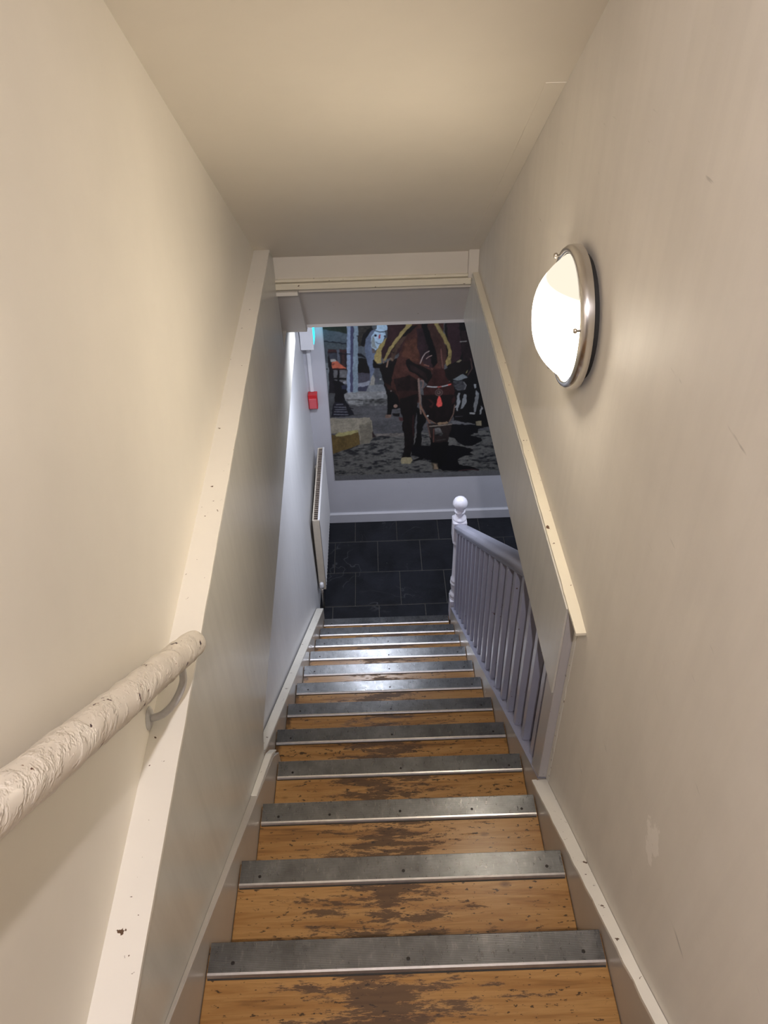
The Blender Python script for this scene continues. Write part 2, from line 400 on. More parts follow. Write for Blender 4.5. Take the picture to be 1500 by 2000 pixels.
# far wall, lower corridor shell
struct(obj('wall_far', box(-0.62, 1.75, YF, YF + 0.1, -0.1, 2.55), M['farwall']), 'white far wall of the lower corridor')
struct(obj('wall_corridor_right', box(1.70, 1.80, 0.9, YF, -0.1, 2.5), M['white']))
struct(obj('wall_corridor_near', box(0.44, 1.75, 0.95, 1.05, -0.1, 2.3), M['white']))
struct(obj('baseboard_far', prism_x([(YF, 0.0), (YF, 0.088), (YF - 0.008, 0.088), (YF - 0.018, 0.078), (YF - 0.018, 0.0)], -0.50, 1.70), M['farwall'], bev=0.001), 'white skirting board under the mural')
struct(obj('wall_back', box(-0.6, 0.6, -1.7, -1.6, -0.1, 5.1), M['cream']))
struct(obj('floor_upper', box(-0.47, 0.385, -1.6, 0.085, 2.40, nos(0.1097) - 0.005), M['wood']))

# ---- slate floor
fl = struct(obj('floor', box(-0.60, 1.75, 0.95, YF + 0.05, -0.05, -0.004), M['grout']), 'black slate tiled floor at the foot of the stairs')
rows = [(4.556, 4.312), (4.312, 3.982), (3.982, 3.655), (3.655, 3.328), (3.328, 3.0)]
starts = [-0.213, -0.360, -0.208, -0.360, -0.208]
for (yb, ya), s0 in zip(rows, starts):
    xs = [s0 + 0.3135 * k for k in range(-1, 8)]
    for a, b in zip(xs[:-1], xs[1:]):
        a2, b2 = max(a, -0.452), min(b, 1.70)
        if b2 - a2 < 0.02: continue
        g = 0.0028
        zt = random.uniform(-0.0015, 0.0015)
        obj('slate_tile', box(a2 + g, b2 - g, ya + g, min(yb - g, YF - 0.001), -0.03, zt), M['slate'], fl, bev=0.0025)

# ================================================================ STAIRCASE
st = thing('staircase', 'steep straight wooden staircase with metal nosing strips on every tread', 'staircase', (0, 2.0, 0))
def SP(name, vf, mat, **kw):
    o = obj(name, vf, mat, st, **kw); o.location = (0, -2.0, 0); return o
for i in range(-1, 12):
    y, z = Y1 + G_ * i, Z1 - R_ * i
    a, b = (XLU, XRU) if i <= 2 else ((XLU, XR) if i == 3 else (XL, XR))
    if i == 11: b = XR - 0.006
    SP('tread', box(a, b, y - G_ - 0.022, y, z - 0.032, z), M['wood'], bev=0.002)
    SP('riser', box(a, b, y - 0.022, y - 0.006, z - R_ + 0.0005, z - 0.0325), M['wood'])
    # ribbed strip with a rolled near edge, over the nosing
    yn, yf_ = y - 0.057, y + 0.003
    prof = [(yn + 0.0085, z + 0.0042), (yf_, z + 0.0042), (yf_ + 0.0012, z + 0.003), (yf_ + 0.0012, z - 0.024), (yf_ - 0.001, z - 0.024), (yf_ - 0.001, z + 0.0004), (yn + 0.0085, z + 0.0004)]
    ns = SP('nosing_strip', prism_x(prof, a + 0.003, b - 0.003), M['strip'])
    lp = obj('lip', prism_x([(yn, z + 0.0003), (yn + 0.001, z + 0.0022), (yn + 0.0040, z + 0.0052), (yn + 0.0082, z + 0.0058), (yn + 0.0082, z + 0.0003)], a + 0.003, b - 0.003), M['lip'], ns)
    W = b - a
    spots = [0.065, 0.505, 0.945]
    if i == 2: spots += [0.25, 0.765]
    for s_ in spots:
        ym = y - 0.034 + random.uniform(-0.003, 0.003)
        obj('screw', lathe([(0.0036, 0.0), (0.0036, 0.0010), (0.0022, 0.0014)], 10, 'z', (a + W * s_, ym, z + 0.0038)), M['screw'], ns)
    # dirt-filled joint behind the strip
    SP('joint', box(a + 0.004, b - 0.004, yn - 0.0025, yn, z - 0.001, z + 0.0006), M['dark'])
# strings
up = [(0.16, nos(0.16) + 0.055), (1.335, nos(1.335) + 0.060), (1.405, nos(1.405) + 0.025), (1.405, nos(1.405) - 0.28), (0.16, nos(0.16) - 0.28)]
ls = SP('stringer', prism_back(up, lambda y: -0.3517 + KL * y, XLU - 0.001), M['stringer'], bev=0.002)
lo = [(1.36, nos(1.36) + 0.020), (3.42, nos(3.42) + 0.085), (3.42, 0.0), (3.30, 0.0), (1.36, nos(1.36) - 0.28)]
ls2 = SP('stringer', prism_back(lo, lambda y: xlw(y, 0.0) + 0.0012 if y > 3.0 else xlw(y, nos(y)) + 0.008, XL - 0.001), M['stringer'], bev=0.002)
capL = [(1.37, nos(1.37) + 0.019), (3.42, nos(3.42) + 0.084), (3.42, nos(3.42) + 0.089), (1.37, nos(1.37) + 0.025)]
obj('stringer_cap', prism_back(capL, lambda y: xlw(y, nos(y)) + 0.0045, XL - 0.002), M['strcap'], ls2)
wedge = [(1.10, nos(1.10) + 0.058), (1.335, nos(1.335) + 0.062), (1.39, nos(1.39) + 0.045), (1.39, nos(1.39) + 0.052), (1.335, nos(1.335) + 0.074), (1.10, nos(1.10) + 0.062)]
obj('stringer_cap', prism_back(wedge, lambda y: -0.3516 + KL * y, XLU - 0.004), M['strcap'], ls, bev=0.001)
upA = [(-0.25, nos(-0.25) + 0.036), (0.5, nos(0.5) + 0.036), (0.5, nos(0.5) - 0.28), (-0.25, nos(-0.25) - 0.28)]
upB = [(0.5, nos(0.5) + 0.036), (1.158, nos(1.158) + 0.036), (1.158, nos(1.158) - 0.28), (0.5, nos(0.5) - 0.28)]
rs = SP('stringer', join(prism_back(upA, lambda y: xr(y) - 0.0006, XRU + 0.001), prism_back(upB, lambda y: xr(y) - 0.0006, XRU + 0.001)), M['stringer'])
ce = []
for y in np.linspace(-0.25, 1.155, 80):
    ce.append((0.3818 + 0.0022 * noise.noise(Vector((y * 26, 2, 0))), y))
obj('stringer_cap', cap_strip(ce, lambda y: xr(y) - 0.001 if y < 1.158 else 0.3995, lambda y: nos(y) + 0.042, 0.009), M['strcap'], rs)
loR = [(1.165, nos(1.165) + 0.040), (3.30, nos(3.30) + 0.085), (3.30, 0.0), (1.165, 0.0)]
rs2 = SP('stringer', prism_x(loR, XR + 0.001, 0.468), M['stringer'], bev=0.002)
capR = [(1.165, nos(1.165) + 0.0395), (3.31, nos(3.31) + 0.0845), (3.31, nos(3.31) + 0.090), (1.165, nos(1.165) + 0.046)]
obj('stringer_cap', prism_x(capR, XR - 0.001, 0.470), M['baluster'], rs2)
def str_top(y): return nos(y) + 0.046 + (y - 1.165) * 0.0205

# ================================================================ BALUSTRADE
bal = thing('balustrade', 'lavender grey painted balustrade with turned newel post and square balusters', 'balustrade', (0.43, 3.37, 0))
def BP(name, vf, mat, **kw):
    o = obj(name, vf, mat, bal, **kw); o.location = (-0.43, -3.37, 0); return o
SB = SL - 0.0205
RB = 0.700                                           # rail underside above the nosing line
hp = [(0.398, 0.004), (0.402, 0.0), (0.458, 0.0), (0.462, 0.004), (0.460, 0.014), (0.470, 0.024), (0.472, 0.038), (0.462, 0.053), (0.445, 0.061), (0.415, 0.061), (0.398, 0.053), (0.388, 0.038), (0.390, 0.024), (0.400, 0.014)]
y0, y1 = 1.45, 3.335
hr = BP('handrail', prism_y([(x + 0.014, z + nos(y0) + RB) for x, z in hp], y0, y1, -SL), M['baluster'])
bm = bmesh.new(); bm.from_mesh(hr.data)              # the rail dies into the underside of the floor edge
bmesh.ops.bisect_plane(bm, geom=bm.verts[:] + bm.edges[:] + bm.faces[:], plane_co=(0, 0, 2.2675), plane_no=(0, 0, 1), clear_outer=True)
bm.to_mesh(hr.data); bm.free()
for p in hr.data.polygons:
    if len(p.vertices) == 4: p.use_smooth = True
N = 18
for k in range(N):
    y = 1.282 + (3.235 - 1.282) * k / (N - 1)
    t, d = 0.026, 0.030
    x0 = 0.412
    V = []
    for yy in (y, y + d):
        for xx in (x0, x0 + t):
            V += [(xx, yy, str_top(yy) + 0.0004), (xx, yy, min(nos(yy) + RB + 0.002, 2.2675))]
    F = [(0, 1, 3, 2), (4, 6, 7, 5), (0, 4, 5, 1), (2, 3, 7, 6), (0, 2, 6, 4), (1, 5, 7, 3)]
    BP('baluster', (V, F), M['baluster'], bev=0.0015)
BP('back_panel', prism_x([(1.24, str_top(1.24) + 0.0004), (3.29, str_top(3.29) + 0.0004), (3.324, str_top(3.29) + 0.0004), (3.324, nos(3.324) + RB + 0.004), (1.545, 2.2675), (1.24, 2.2675)], 0.440, 0.452), M['baluster'])
BP('wall_post', prism_x([(1.1608, str_top(1.1608) + 0.0006), (1.235, str_top(1.235) + 0.0004), (1.235, 2.561), (1.1608, 2.561)], 0.4003, 0.4225), M['post'], bev=0.0015)
# turned newel
nx, ny, hw = 0.437, 3.365, 0.040
nw = BP('newel_post', box(nx - hw, nx + hw, ny - hw, ny + hw, 0.185, 0.352), M['newel'], bev=0.003)
obj('newel_block', box(nx - hw, nx + hw, ny - hw, ny + hw, 0.840, 0.985), M['newel'], nw, bev=0.006)
turn = [(0.040, 0.350), (0.040, 0.362), (0.036, 0.370), (0.041, 0.378), (0.041, 0.392), (0.034, 0.400), (0.031, 0.412), (0.033, 0.430), (0.036, 0.455), (0.036, 0.470), (0.040, 0.476), (0.040, 0.490), (0.034, 0.496), (0.038, 0.504), (0.038, 0.514), (0.033, 0.522), (0.031, 0.56), (0.030, 0.66), (0.029, 0.76), (0.030, 0.80), (0.035, 0.806), (0.035, 0.818), (0.031, 0.824), (0.036, 0.838), (0.037, 0.845)]
obj('turned_shaft', lathe(turn, 28, 'z', (nx, ny, 0)), M['newel'], nw, smooth=True)
fin = [(0.038, 0.983), (0.039, 0.992), (0.036, 0.999), (0.031, 1.003), (0.029, 1.010), (0.024, 1.016), (0.022, 1.028), (0.026, 1.034), (0.031, 1.038), (0.031, 1.046), (0.024, 1.050), (0.019, 1.056)]
rb, zb = 0.042, 1.098
for k in range(1, 14):
    a = math.pi * (1 - k / 14.0)
    if zb + rb * math.cos(a) > 1.057: fin.append((rb * math.sin(a), zb + rb * math.cos(a)))
fin.append((0.002, zb + rb))
obj('ball_finial', lathe(fin, 28, 'z', (nx, ny, 0)), M['newel'], nw, smooth=True)
BP('newel_foot', box(nx - hw + 0.001, nx + hw - 0.001, ny - hw + 0.001, ny + hw - 0.001, 0.0, 0.186), M['bare'])

# ================================================================ LEFT HANDRAIL
lr = thing('handrail', 'round wooden handrail thick with chipped cream paint on the left wall', 'handrail', (xl(0.9), 0.9, 2.67))
ax = -0.362
def rz(y): return 2.700 + 0.765 * (0.985 - y)
path = [(ax, y, rz(y)) for y in np.linspace(-0.6, 0.955, 120)]
rads = [0.0255] * 120
dd = Vector((0, 1, -0.765)).normalized()
for k, (s_, r2) in enumerate([(0.010, 0.0245), (0.017, 0.021), (0.021, 0.015), (0.023, 0.006)]):
    p = Vector(path[119]) + dd * s_; path.append(tuple(p)); rads.append(r2)
o = obj('rail', tube(path, rads, 24, 0.0022), M['rail'], lr, smooth=True); o.location = tuple(-c for c in lr.location)
xw = xl(0.85)
for yb in (0.83, -0.35):
    zb_ = rz(yb + 0.05)
    bp_ = [(xw + 0.004, yb, zb_ - 0.105), (xw + 0.025, yb + 0.008, zb_ - 0.106), (xw + 0.047, yb + 0.025, zb_ - 0.092), (ax - 0.002, yb + 0.045, zb_ - 0.062), (ax, yb + 0.052, zb_ - 0.020)]
    pts = []
    for i in range(len(bp_) - 1):
        P0 = Vector(bp_[max(i - 1, 0)]); P1 = Vector(bp_[i]); P2 = Vector(bp_[i + 1]); P3 = Vector(bp_[min(i + 2, len(bp_) - 1)])
        for q in range(5):
            t = q / 5
            pts.append(0.5 * ((2 * P1) + (-P0 + P2) * t + (2 * P0 - 5 * P1 + 4 * P2 - P3) * t * t + (-P0 + 3 * P1 - 3 * P2 + P3) * t ** 3))
    pts.append(Vector(bp_[-1]))
    o = obj('bracket', tube(pts, 0.0068, 12), M['bracket'], lr, smooth=True); o.location = tuple(-c for c in lr.location)
    r_ = obj('wall_plate', lathe([(0.021, 0), (0.021, -0.003), (0.016, -0.006)], 20, 'x', (0, 0, 0)), M['bracket'], o)
    r_.location = (xw + 0.001 + (0.0 if yb > 0 else 0.022), yb, zb_ - 0.105)

# ================================================================ LAMPS
def dome_lamp(name, label, c, axis, strength, col, grad=None, rot=None):
    t = thing(name, label, 'lamp', c)
    A = 'x'
    b = obj('back_plate', lathe([(0.126, 0.0003), (0.1272, 0.024), (0.1272, 0.034)], 48, A), M['dark'], t)
    prof = [(0.1435, 0.014), (0.1440, 0.024), (0.1425, 0.033), (0.138, 0.039), (0.131, 0.040), (0.127, 0.036), (0.126, 0.028), (0.127, 0.016), (0.1435, 0.014)]
    rim = obj('rim', lathe(prof, 64, A, close=False), M['chrome'], t, smooth=True)
    dome = []
    for k in range(15):
        a = (math.pi / 2) * k / 14.0
        q = k / 14.0
        dome.append((0.1275 * (1 - q) + 0.0005, 0.030 + 0.069 * (1 - (1 - q) ** 2.8)))
    g = obj('glass_bowl', lathe(dome, 64, A, close=False), emission(name + '_glass', col, strength, grad), t, smooth=True)
    for k in range(3):
        a = math.radians((165, 45, 285)[k])
        s_ = obj('thumb_screw', lathe([(0.0024, 0.0), (0.0024, 0.006), (0.0052, 0.0065), (0.0058, 0.010), (0.0045, 0.013), (0.001, 0.014)], 14, A, (0, 0.1335 * math.cos(a), 0.1335 * math.sin(a))), M['brass'], t, smooth=True)
        s_.location = (-0.038, 0, 0)
    if rot: t.rotation_euler = rot
    return t
dome_lamp('wall_lamp', 'round lit wall lamp with frosted glass bowl and chrome rim', (0.4228, 1.465, 3.105), 'x', WALL_LAMP, WARM, (3.09, 3.185, WALL_LAMP * 1.2, WALL_LAMP * 0.026))
sp = thing('ceiling_spotlight', 'small white spotlight on the upper landing ceiling', 'lamp', (0.0, -0.45, ceilz(-0.2)))
obj('ceiling_plate', lathe([(0.045, 0.0), (0.045, -0.012), (0.038, -0.018)], 28, 'z'), M['wplastic'], sp, smooth=True)
obj('stem', tube([(0, 0, -0.016), (0, 0.004, -0.060)], 0.006, 12), M['wplastic'], sp, smooth=True)
hd = obj('lamp_head', lathe([(0.012, 0.045), (0.026, 0.035), (0.034, -0.010), (0.038, -0.050), (0.035, -0.050), (0.030, -0.020), (0.002, -0.012)], 28, 'z', close=False), M['wplastic'], sp, smooth=True)
hd.location = (0, 0.010, -0.105); hd.rotation_euler = (math.radians(22), 0, 0)
ld = bpy.data.lights.new('spot_lamp', 'SPOT'); ld.energy = TOP_LAMP; ld.color = PINK; ld.spot_size = math.radians(100); ld.spot_blend = 0.5; ld.shadow_soft_size = 0.02
lo_ = bpy.data.objects.new('spot_lamp', ld); COL.objects.link(lo_); lo_.parent = hd; lo_.location = (0, 0, -0.046)
def downlight(x, y, label):
    t = thing('downlight', label, 'light', (x, y, 2.236 if x < 0.44 else 2.268))
    obj('bezel', lathe([(0.075, 0.0), (0.075, -0.006), (0.062, -0.008), (0.060, -0.003), (0.060, 0.0)], 32, 'z', close=False), M['wplastic'], t, smooth=True)
    obj('lens', lathe([(0.0605, -0.0030), (0.030, -0.0034), (0.001, -0.0035)], 32, 'z', close=False), emission('downlight_lens', COOL, DOWN_LIGHT), t)
downlight(-0.10, 3.45, 'recessed cool white downlight above the foot of the stairs')
downlight(1.00, 3.30, 'recessed cool white downlight further along the corridor')

# ================================================================ LOWER CORRIDOR THINGS
# radiator on the left wall
ra = thing('radiator', 'white panel radiator with open top grille on the left wall of the corridor', 'radiator', (-0.44, 4.06, 0.15))
def RP(name, vf, mat, parent=None, **kw):
    o = obj(name, vf, mat, parent or ra, **kw)
    if parent is None: o.location = (0.44, -4.06, -0.15)
    return o
ya, yb, xa, xb = 3.675, 4.47, -0.440, -0.394
V, F = [], []
nf = 24
pts = []
for k in range(nf * 4 + 1):
    yy = ya + 0.006 + (yb - ya - 0.012) * k / (nf * 4)
    ph = k % 4
    pts.append((xb - (0.0, 0.0, 0.004, 0.004)[ph], yy))
for (x, yy) in pts: V += [(x, yy, 0.15), (x, yy, 0.745)]
for k in range(len(pts) - 1): F.append((2 * k, 2 * k + 2, 2 * k + 3, 2 * k + 1))
fp = RP('front_panel', (V, F), M['radiator'])
RP('panel_edge', box(xb - 0.012, xb + 0.001, ya, yb, 0.742, 0.757), M['radiator'], bev=0.003)
RP('back_panel', box(xa, xa + 0.008, ya, yb, 0.15, 0.75), M['radside'], bev=0.002)
RP('end_panel', box(xa + 0.004, xb - 0.002, ya - 0.002, ya + 0.004, 0.15, 0.750), M['radside'], bev=0.001)
RP('end_panel', box(xa + 0.004, xb - 0.002, yb - 0.004, yb + 0.002, 0.15, 0.750), M['radside'], bev=0.001)
RP('inside', box(xa + 0.010, xb - 0.012, ya + 0.006, yb - 0.006, 0.16, 0.70), M['dark'])
gx0, gx1 = xa + 0.008, xb - 0.012
for k in range(40):
    yy = ya + 0.010 + (yb - ya - 0.024) * k / 39
    RP('grille_bar', box(gx0, gx1, yy, yy + 0.008, 0.741, 0.746), M['grille'])
v_ = RP('valve', tube([(-0.420, ya - 0.018, 0.185), (-0.420, ya + 0.004, 0.185)], 0.010, 14), M['brass'])
RP('valve_cap', lathe([(0.013, 0.0), (0.014, 0.012), (0.013, 0.038), (0.010, 0.043)], 18, 'z', (-0.420, ya - 0.024, 0.188)), M['wplastic'], v_, smooth=True)
RP('pipe', tube([(-0.420, ya - 0.024, 0.185), (-0.420, ya - 0.024, 0.10), (-0.420, ya - 0.024, 0.002)], 0.0075, 12), M['brass'], v_, smooth=True)
for yy in (3.80, 4.33): RP('wall_bracket', box(xlw(yy, 0.25) + 0.0015, xa - 0.0002, yy, yy + 0.03, 0.25, 0.68), M['radside'])

# fire call point, trunking, exit sign
cp = thing('fire_call_point', 'small red fire alarm call point box on the far wall', 'call point', (-0.446, YF, 1.10))
obj('body', box(-0.031, 0.031, -0.055, -0.0005, -0.055, 0.055), M['red'], cp, bev=0.004, seg=2)
obj('flap', box(-0.026, 0.026, -0.062, -0.054, -0.048, 0.030), M['redwin'], cp, bev=0.003)
tr = tag(obj('cable_trunking', join(box(-0.462, -0.437, YF - 0.012, YF - 0.0005, 1.157, 1.524), box(-0.458, -0.441, YF - 0.014, YF - 0.012, 1.157, 1.524)), M['wplastic'], bev=0.001), 'thin white cable trunking between exit sign and red box', 'trunking')
sg = thing('exit_sign', 'white emergency exit sign box with glowing cyan face', 'exit sign', (-0.4835, 4.49, 1.525))
obj('housing', box(0.0, 0.084, -0.062, 0.062, 0.0, 0.215), M['wplastic'], sg, bev=0.003)
obj('sign_face', box(0.0835, 0.0875, -0.055, 0.055, 0.035, 0.20), emission('exit_sign_glow', (0.05, 0.72, 0.95), 1.6), sg, bev=0.001)

# ================================================================ MURAL
A_ = lambda L: [(620 + x / 9.375, 625 + y / 9.375) for x, y in L]
B_ = lambda L: [(760 + x / 7.5, 625 + y / 7.5) for x, y in L]
C_ = lambda L: [(630 + x / 7.5, 770 + y / 7.5) for x, y in L]
D_ = lambda L: [(790 + x / 7.5, 770 + y / 7.5) for x, y in L]
MX0, MX1, MZ0, MZ1 = -0.343, 1.30, 0.402, 2.06
ST = 0.0034; SS = 2
nxp, nzp = int((MX1 - MX0) / ST), int((MZ1 - MZ0) / ST)
gw, gh = (nxp + 1) * SS, (nzp + 1) * SS
gx = MX0 + (np.arange(gw) + 0.5) / gw * (MX1 - MX0); gz = MZ0 + (np.arange(gh) + 0.5) / gh * (MZ1 - MZ0)
GX, GZ = np.meshgrid(gx, gz)
img = np.zeros((gh, gw, 3)); 
rng = np.random.RandomState(3)
def vnoise(sx, sz, seed):
    r = np.random.RandomState(seed); nx_, nz_ = int((MX1 - MX0) / sx) + 3, int((MZ1 - MZ0) / sz) + 3
    g = r.rand(nz_, nx_); u = (GX - MX0) / sx; v = (GZ - MZ0) / sz
    i, j = u.astype(int), v.astype(int); fu, fv = u - i, v - j
    fu = fu * fu * (3 - 2 * fu); fv = fv * fv * (3 - 2 * fv)
    return (g[j, i] * (1 - fu) + g[j, i + 1] * fu) * (1 - fv) + (g[j + 1, i] * (1 - fu) + g[j + 1, i + 1] * fu) * fv
fib = 0.5 * vnoise(0.03, 0.05, 1) + 0.3 * vnoise(0.012, 0.02, 2) + 0.2 * vnoise(0.006, 0.008, 5)
sto = 0.5 * vnoise(0.05, 0.03, 11) + 0.5 * vnoise(0.016, 0.010, 12)
wob = (vnoise(0.02, 0.02, 21) - 0.5) * 0.008; wob2 = (vnoise(0.02, 0.02, 22) - 0.5) * 0.008
def colr(c, gain=0.95): return np.array(lin(c)) * gain
def inside(P):
    X, Z = GX + wob, GZ + wob2
    xs = [p[0] for p in P]; zs = [p[1] for p in P]
    ix = np.where((gx >= min(xs) - 0.01) & (gx <= max(xs) + 0.01))[0]; iz = np.where((gz >= min(zs) - 0.01) & (gz <= max(zs) + 0.01))[0]
    m = np.zeros(GX.shape, bool)
    if len(ix) == 0 or len(iz) == 0: return m
    sl = (slice(iz[0], iz[-1] + 1), slice(ix[0], ix[-1] + 1)); x, z = X[sl], Z[sl]; q = np.zeros(x.shape, bool)
    n = len(P)
    for k in range(n):
        (xa_, za_), (xb_, zb2) = P[k], P[(k + 1) % n]
        if za_ == zb2: continue
        c = ((za_ > z) != (zb2 > z)) & (x < (xb_ - xa_) * (z - za_) / (zb2 - za_) + xa_)
        q ^= c
    m[sl] = q
    return m
def W_(L): return [px_on_y(p, YF) for p in L]
def fill(c, L, tex=None, amt=0.35, world=False):
    P = L if world else W_(L); m = inside(P); c = colr(c)
    if tex is None: img[m] = c
    else: img[m] = c * (1 + amt * 2 * (tex[m][:, None] - 0.5))
def line(c, L, wpx):
    P = W_(L)
    wd = wpx * 0.0039 / 2; c = colr(c)
    for (xa_, za_), (xb_, zb2) in zip(P[:-1], P[1:]):
        dx, dz = xb_ - xa_, zb2 - za_; l2 = dx * dx + dz * dz + 1e-9
        t = np.clip(((GX - xa_) * dx + (GZ - za_) * dz) / l2, 0, 1)
        img[(GX - xa_ - t * dx) ** 2 + (GZ - za_ - t * dz) ** 2 < wd * wd] = c
def disc(c, p, rpx, ring=0):
    x, z = px_on_y(p, YF); d = np.sqrt((GX - x) ** 2 + (GZ - z) ** 2); r = rpx * 0.0039
    img[(d < r) & (d > r - ring * 0.0039 if ring else d < r)] = colr(c)
# ground and cobbles
road = 0.5 * vnoise(0.10, 0.018, 31) + 0.5 * vnoise(0.03, 0.008, 32)
cob = 0.45 * vnoise(0.050, 0.016, 41) + 0.35 * vnoise(0.022, 0.009, 42) + 0.2 * vnoise(0.01, 0.005, 43)
img[:] = colr((76, 76, 80)) * (0.62 + 0.76 * road[..., None])
low = GZ < 0.80
cc = np.clip((cob - 0.30) / 0.26, 0, 1)
img[low] = (colr((34, 35, 40)) + (colr((96, 95, 92)) - colr((34, 35, 40))) * cc[..., None])[low]
# upper left street
fill((74, 80, 86), [(600, 500), (760, 500), (760, 790), (600, 790)], sto, 0.2)
fill((36, 46, 36), A_([(0, -600), (760, -600), (760, 260), (0, 180)]), fib, 0.4)
fill((72, 84, 94), A_([(0, 152), (540, 240), (540, 420), (0, 360)]), sto, 0.2)
fill((24, 27, 38), A_([(0, 358), (540, 420), (540, 440), (0, 384)]))
fill((66, 76, 82), A_([(0, 384), (540, 440), (540, 530), (0, 520)]), sto, 0.2)
fill((38, 28, 33), A_([(195, 525), (545, 525), (545, 900), (200, 900)]))
fill((62, 32, 32), A_([(200, 530), (540, 530), (540, 575), (200, 575)]))
fill((55, 58, 70), A_([(205, 600), (345, 600), (350, 720), (240, 720)]))
fill((78, 84, 98), A_([(350, 530), (410, 530), (420, 800), (365, 780)]))
fill((58, 36, 36), A_([(450, 580), (500, 580), (500, 840), (460, 830)]))
line((20, 18, 26), A_([(400, 600), (530, 625)]), 2)
fill((88, 88, 92), A_([(300, 905), (560, 905), (545, 1170), (300, 1170)]), sto, 0.5)
fill((12, 10, 14), A_([(300, 1045), (545, 1045), (545, 1085), (300, 1085)]))
fill((12, 10, 14), A_([(370, 890), (412, 890), (412, 1140), (370, 1140)]))
fill((130, 132, 142), A_([(460, 1130), (545, 1110), (545, 1160), (470, 1165)]))
fill((178, 78, 42), A_([(240, 770), (340, 738), (420, 790), (545, 880), (300, 892), (265, 850)]))
fill((118, 50, 34), A_([(262, 785), (335, 795), (290, 840)]))
fill((155, 152, 148), A_([(245, 710), (320, 705), (350, 750), (250, 752)]))
fill((42, 18, 20), A_([(290, 882), (556, 875), (556, 912), (290, 912)]))
fill((70, 78, 84), A_([(60, 500), (195, 505), (205, 780), (100, 785)]))
fill((104, 112, 118), A_([(112, 785), (207, 785), (215, 1700), (170, 1700), (140, 1100)]), sto, 0.15)
disc((20, 20, 24), A_([(180, 890)])[0], 1.3)
fill((20, 17, 23), A_([(198, 590), (245, 720), (300, 950), (330, 1500), (320, 1700), (215, 1700), (215, 800)]), fib, 0.5)
fill((12, 10, 16), A_([(300, 1090), (470, 1130), (545, 1250), (520, 1500), (480, 1700), (330, 1700)]))
fill((36, 40, 62), A_([(440, 1190), (545, 1180), (540, 1265), (450, 1260)]))
fill((62, 62, 64), A_([(225, 1330), (325, 1330), (310, 1780), (225, 1800)]), fib, 0.3)
# behind the pillars
fill((50, 46, 42), A_([(745, -300), (1100, -300), (1000, 120), (880, 480), (745, 480)]), sto, 0.8)
fill((78, 85, 95), A_([(745, 480), (890, 480), (905, 700), (745, 650)]), sto, 0.2)
fill((17, 14, 14), A_([(745, 690), (905, 700), (965, 970), (745, 950)]))
fill((62, 60, 73), A_([(745, 950), (965, 970), (965, 1110), (745, 1160)]))
fill((122, 127, 142), A_([(745, 1165), (960, 1105), (945, 1185), (745, 1225)]))
fill((54, 54, 76), A_([(745, 1222), (945, 1188), (900, 1305), (745, 1305)]))
fill((20, 18, 26), A_([(745, 610), (800, 615), (890, 680), (890, 700), (745, 660)]))
fill((18, 16, 22), A_([(790, 420), (850, 250), (990, 110), (1020, 180), (900, 320), (850, 490), (790, 460)]))
# stone step
fill((112, 117, 124), A_([(895, 1300), (940, 1185), (1225, 1175), (1260, 1300)]), sto, 0.2)
fill((122, 124, 126), A_([(495, 1350), (560, 1305), (1265, 1292), (1300, 1445), (1300, 1470), (520, 1470)]), sto, 0.45)
fill((84, 85, 86), C_([(350, 62), (960, 62), (960, 158), (500, 165), (390, 155)]), sto, 1.2)
fill((122, 124, 126), C_([(370, 90), (470, 80), (600, 90), (590, 140), (480, 150), (390, 130)]), sto, 0.5)
# pillars
fill((124, 142, 170), A_([(545, -600), (612, -600), (606, 620), (602, 1315), (552, 1315), (548, 900), (540, 600)]), fib, 0.12)
fill((62, 62, 94), A_([(612, -600), (672, -600), (650, 1315), (602, 1315)]))
fill((112, 132, 148), A_([(672, -600), (745, -600), (745, 700), (750, 1312), (650, 1312), (655, 800), (665, 500)]), fib, 0.15)
line((30, 32, 46), A_([(530, 612), (610, 618)]), 2)
disc((30, 32, 42), A_([(735, 288)])[0], 1.2)
# grey and white horse
fill((88, 100, 126), A_([(890, 340), (1000, 185), (1060, 175), (990, 400), (1000, 540), (1060, 600), (1040, 900), (1012, 1000), (1012, 1090), (955, 1140), (968, 1000), (948, 880), (893, 680), (870, 500)]), fib, 0.2)
fill((68, 70, 80), A_([(1045, 860), (1115, 860), (1135, 1145), (1055, 1145)]), fib, 0.2)
fill((134, 132, 124), A_([(1000, 1005), (1030, 1000), (1050, 1100), (1050, 1185), (955, 1185), (978, 1100)]))
fill((152, 184, 210), A_([(1090, -80), (1370, -80), (1350, 100), (1300, 160), (1240, 200), (1250, 280), (1200, 380), (1160, 430), (1100, 520), (1060, 545), (990, 490), (978, 380), (1000, 290), (1040, 220), (1085, 150)]), fib, 0.08)
fill((124, 134, 136), A_([(980, 385), (1035, 270), (1058, 400), (1090, 525), (1000, 495)]))
line((30, 34, 50), A_([(1055, 188), (1150, 215), (1255, 206)]), 1.6)
line((60, 66, 80), A_([(1070, 395), (1110, 425), (1175, 425)]), 1.3)
disc((22, 26, 46), A_([(1065, 278)])[0], 2.3)
disc((40, 44, 60), A_([(1235, 290)])[0], 1.8)
fill((160, 44, 58), A_([(1128, 262), (1160, 262), (1152, 332), (1122, 330)]))
fill((90, 80, 80), A_([(990, 500), (1060, 530), (1060, 600), (1010, 590)]))
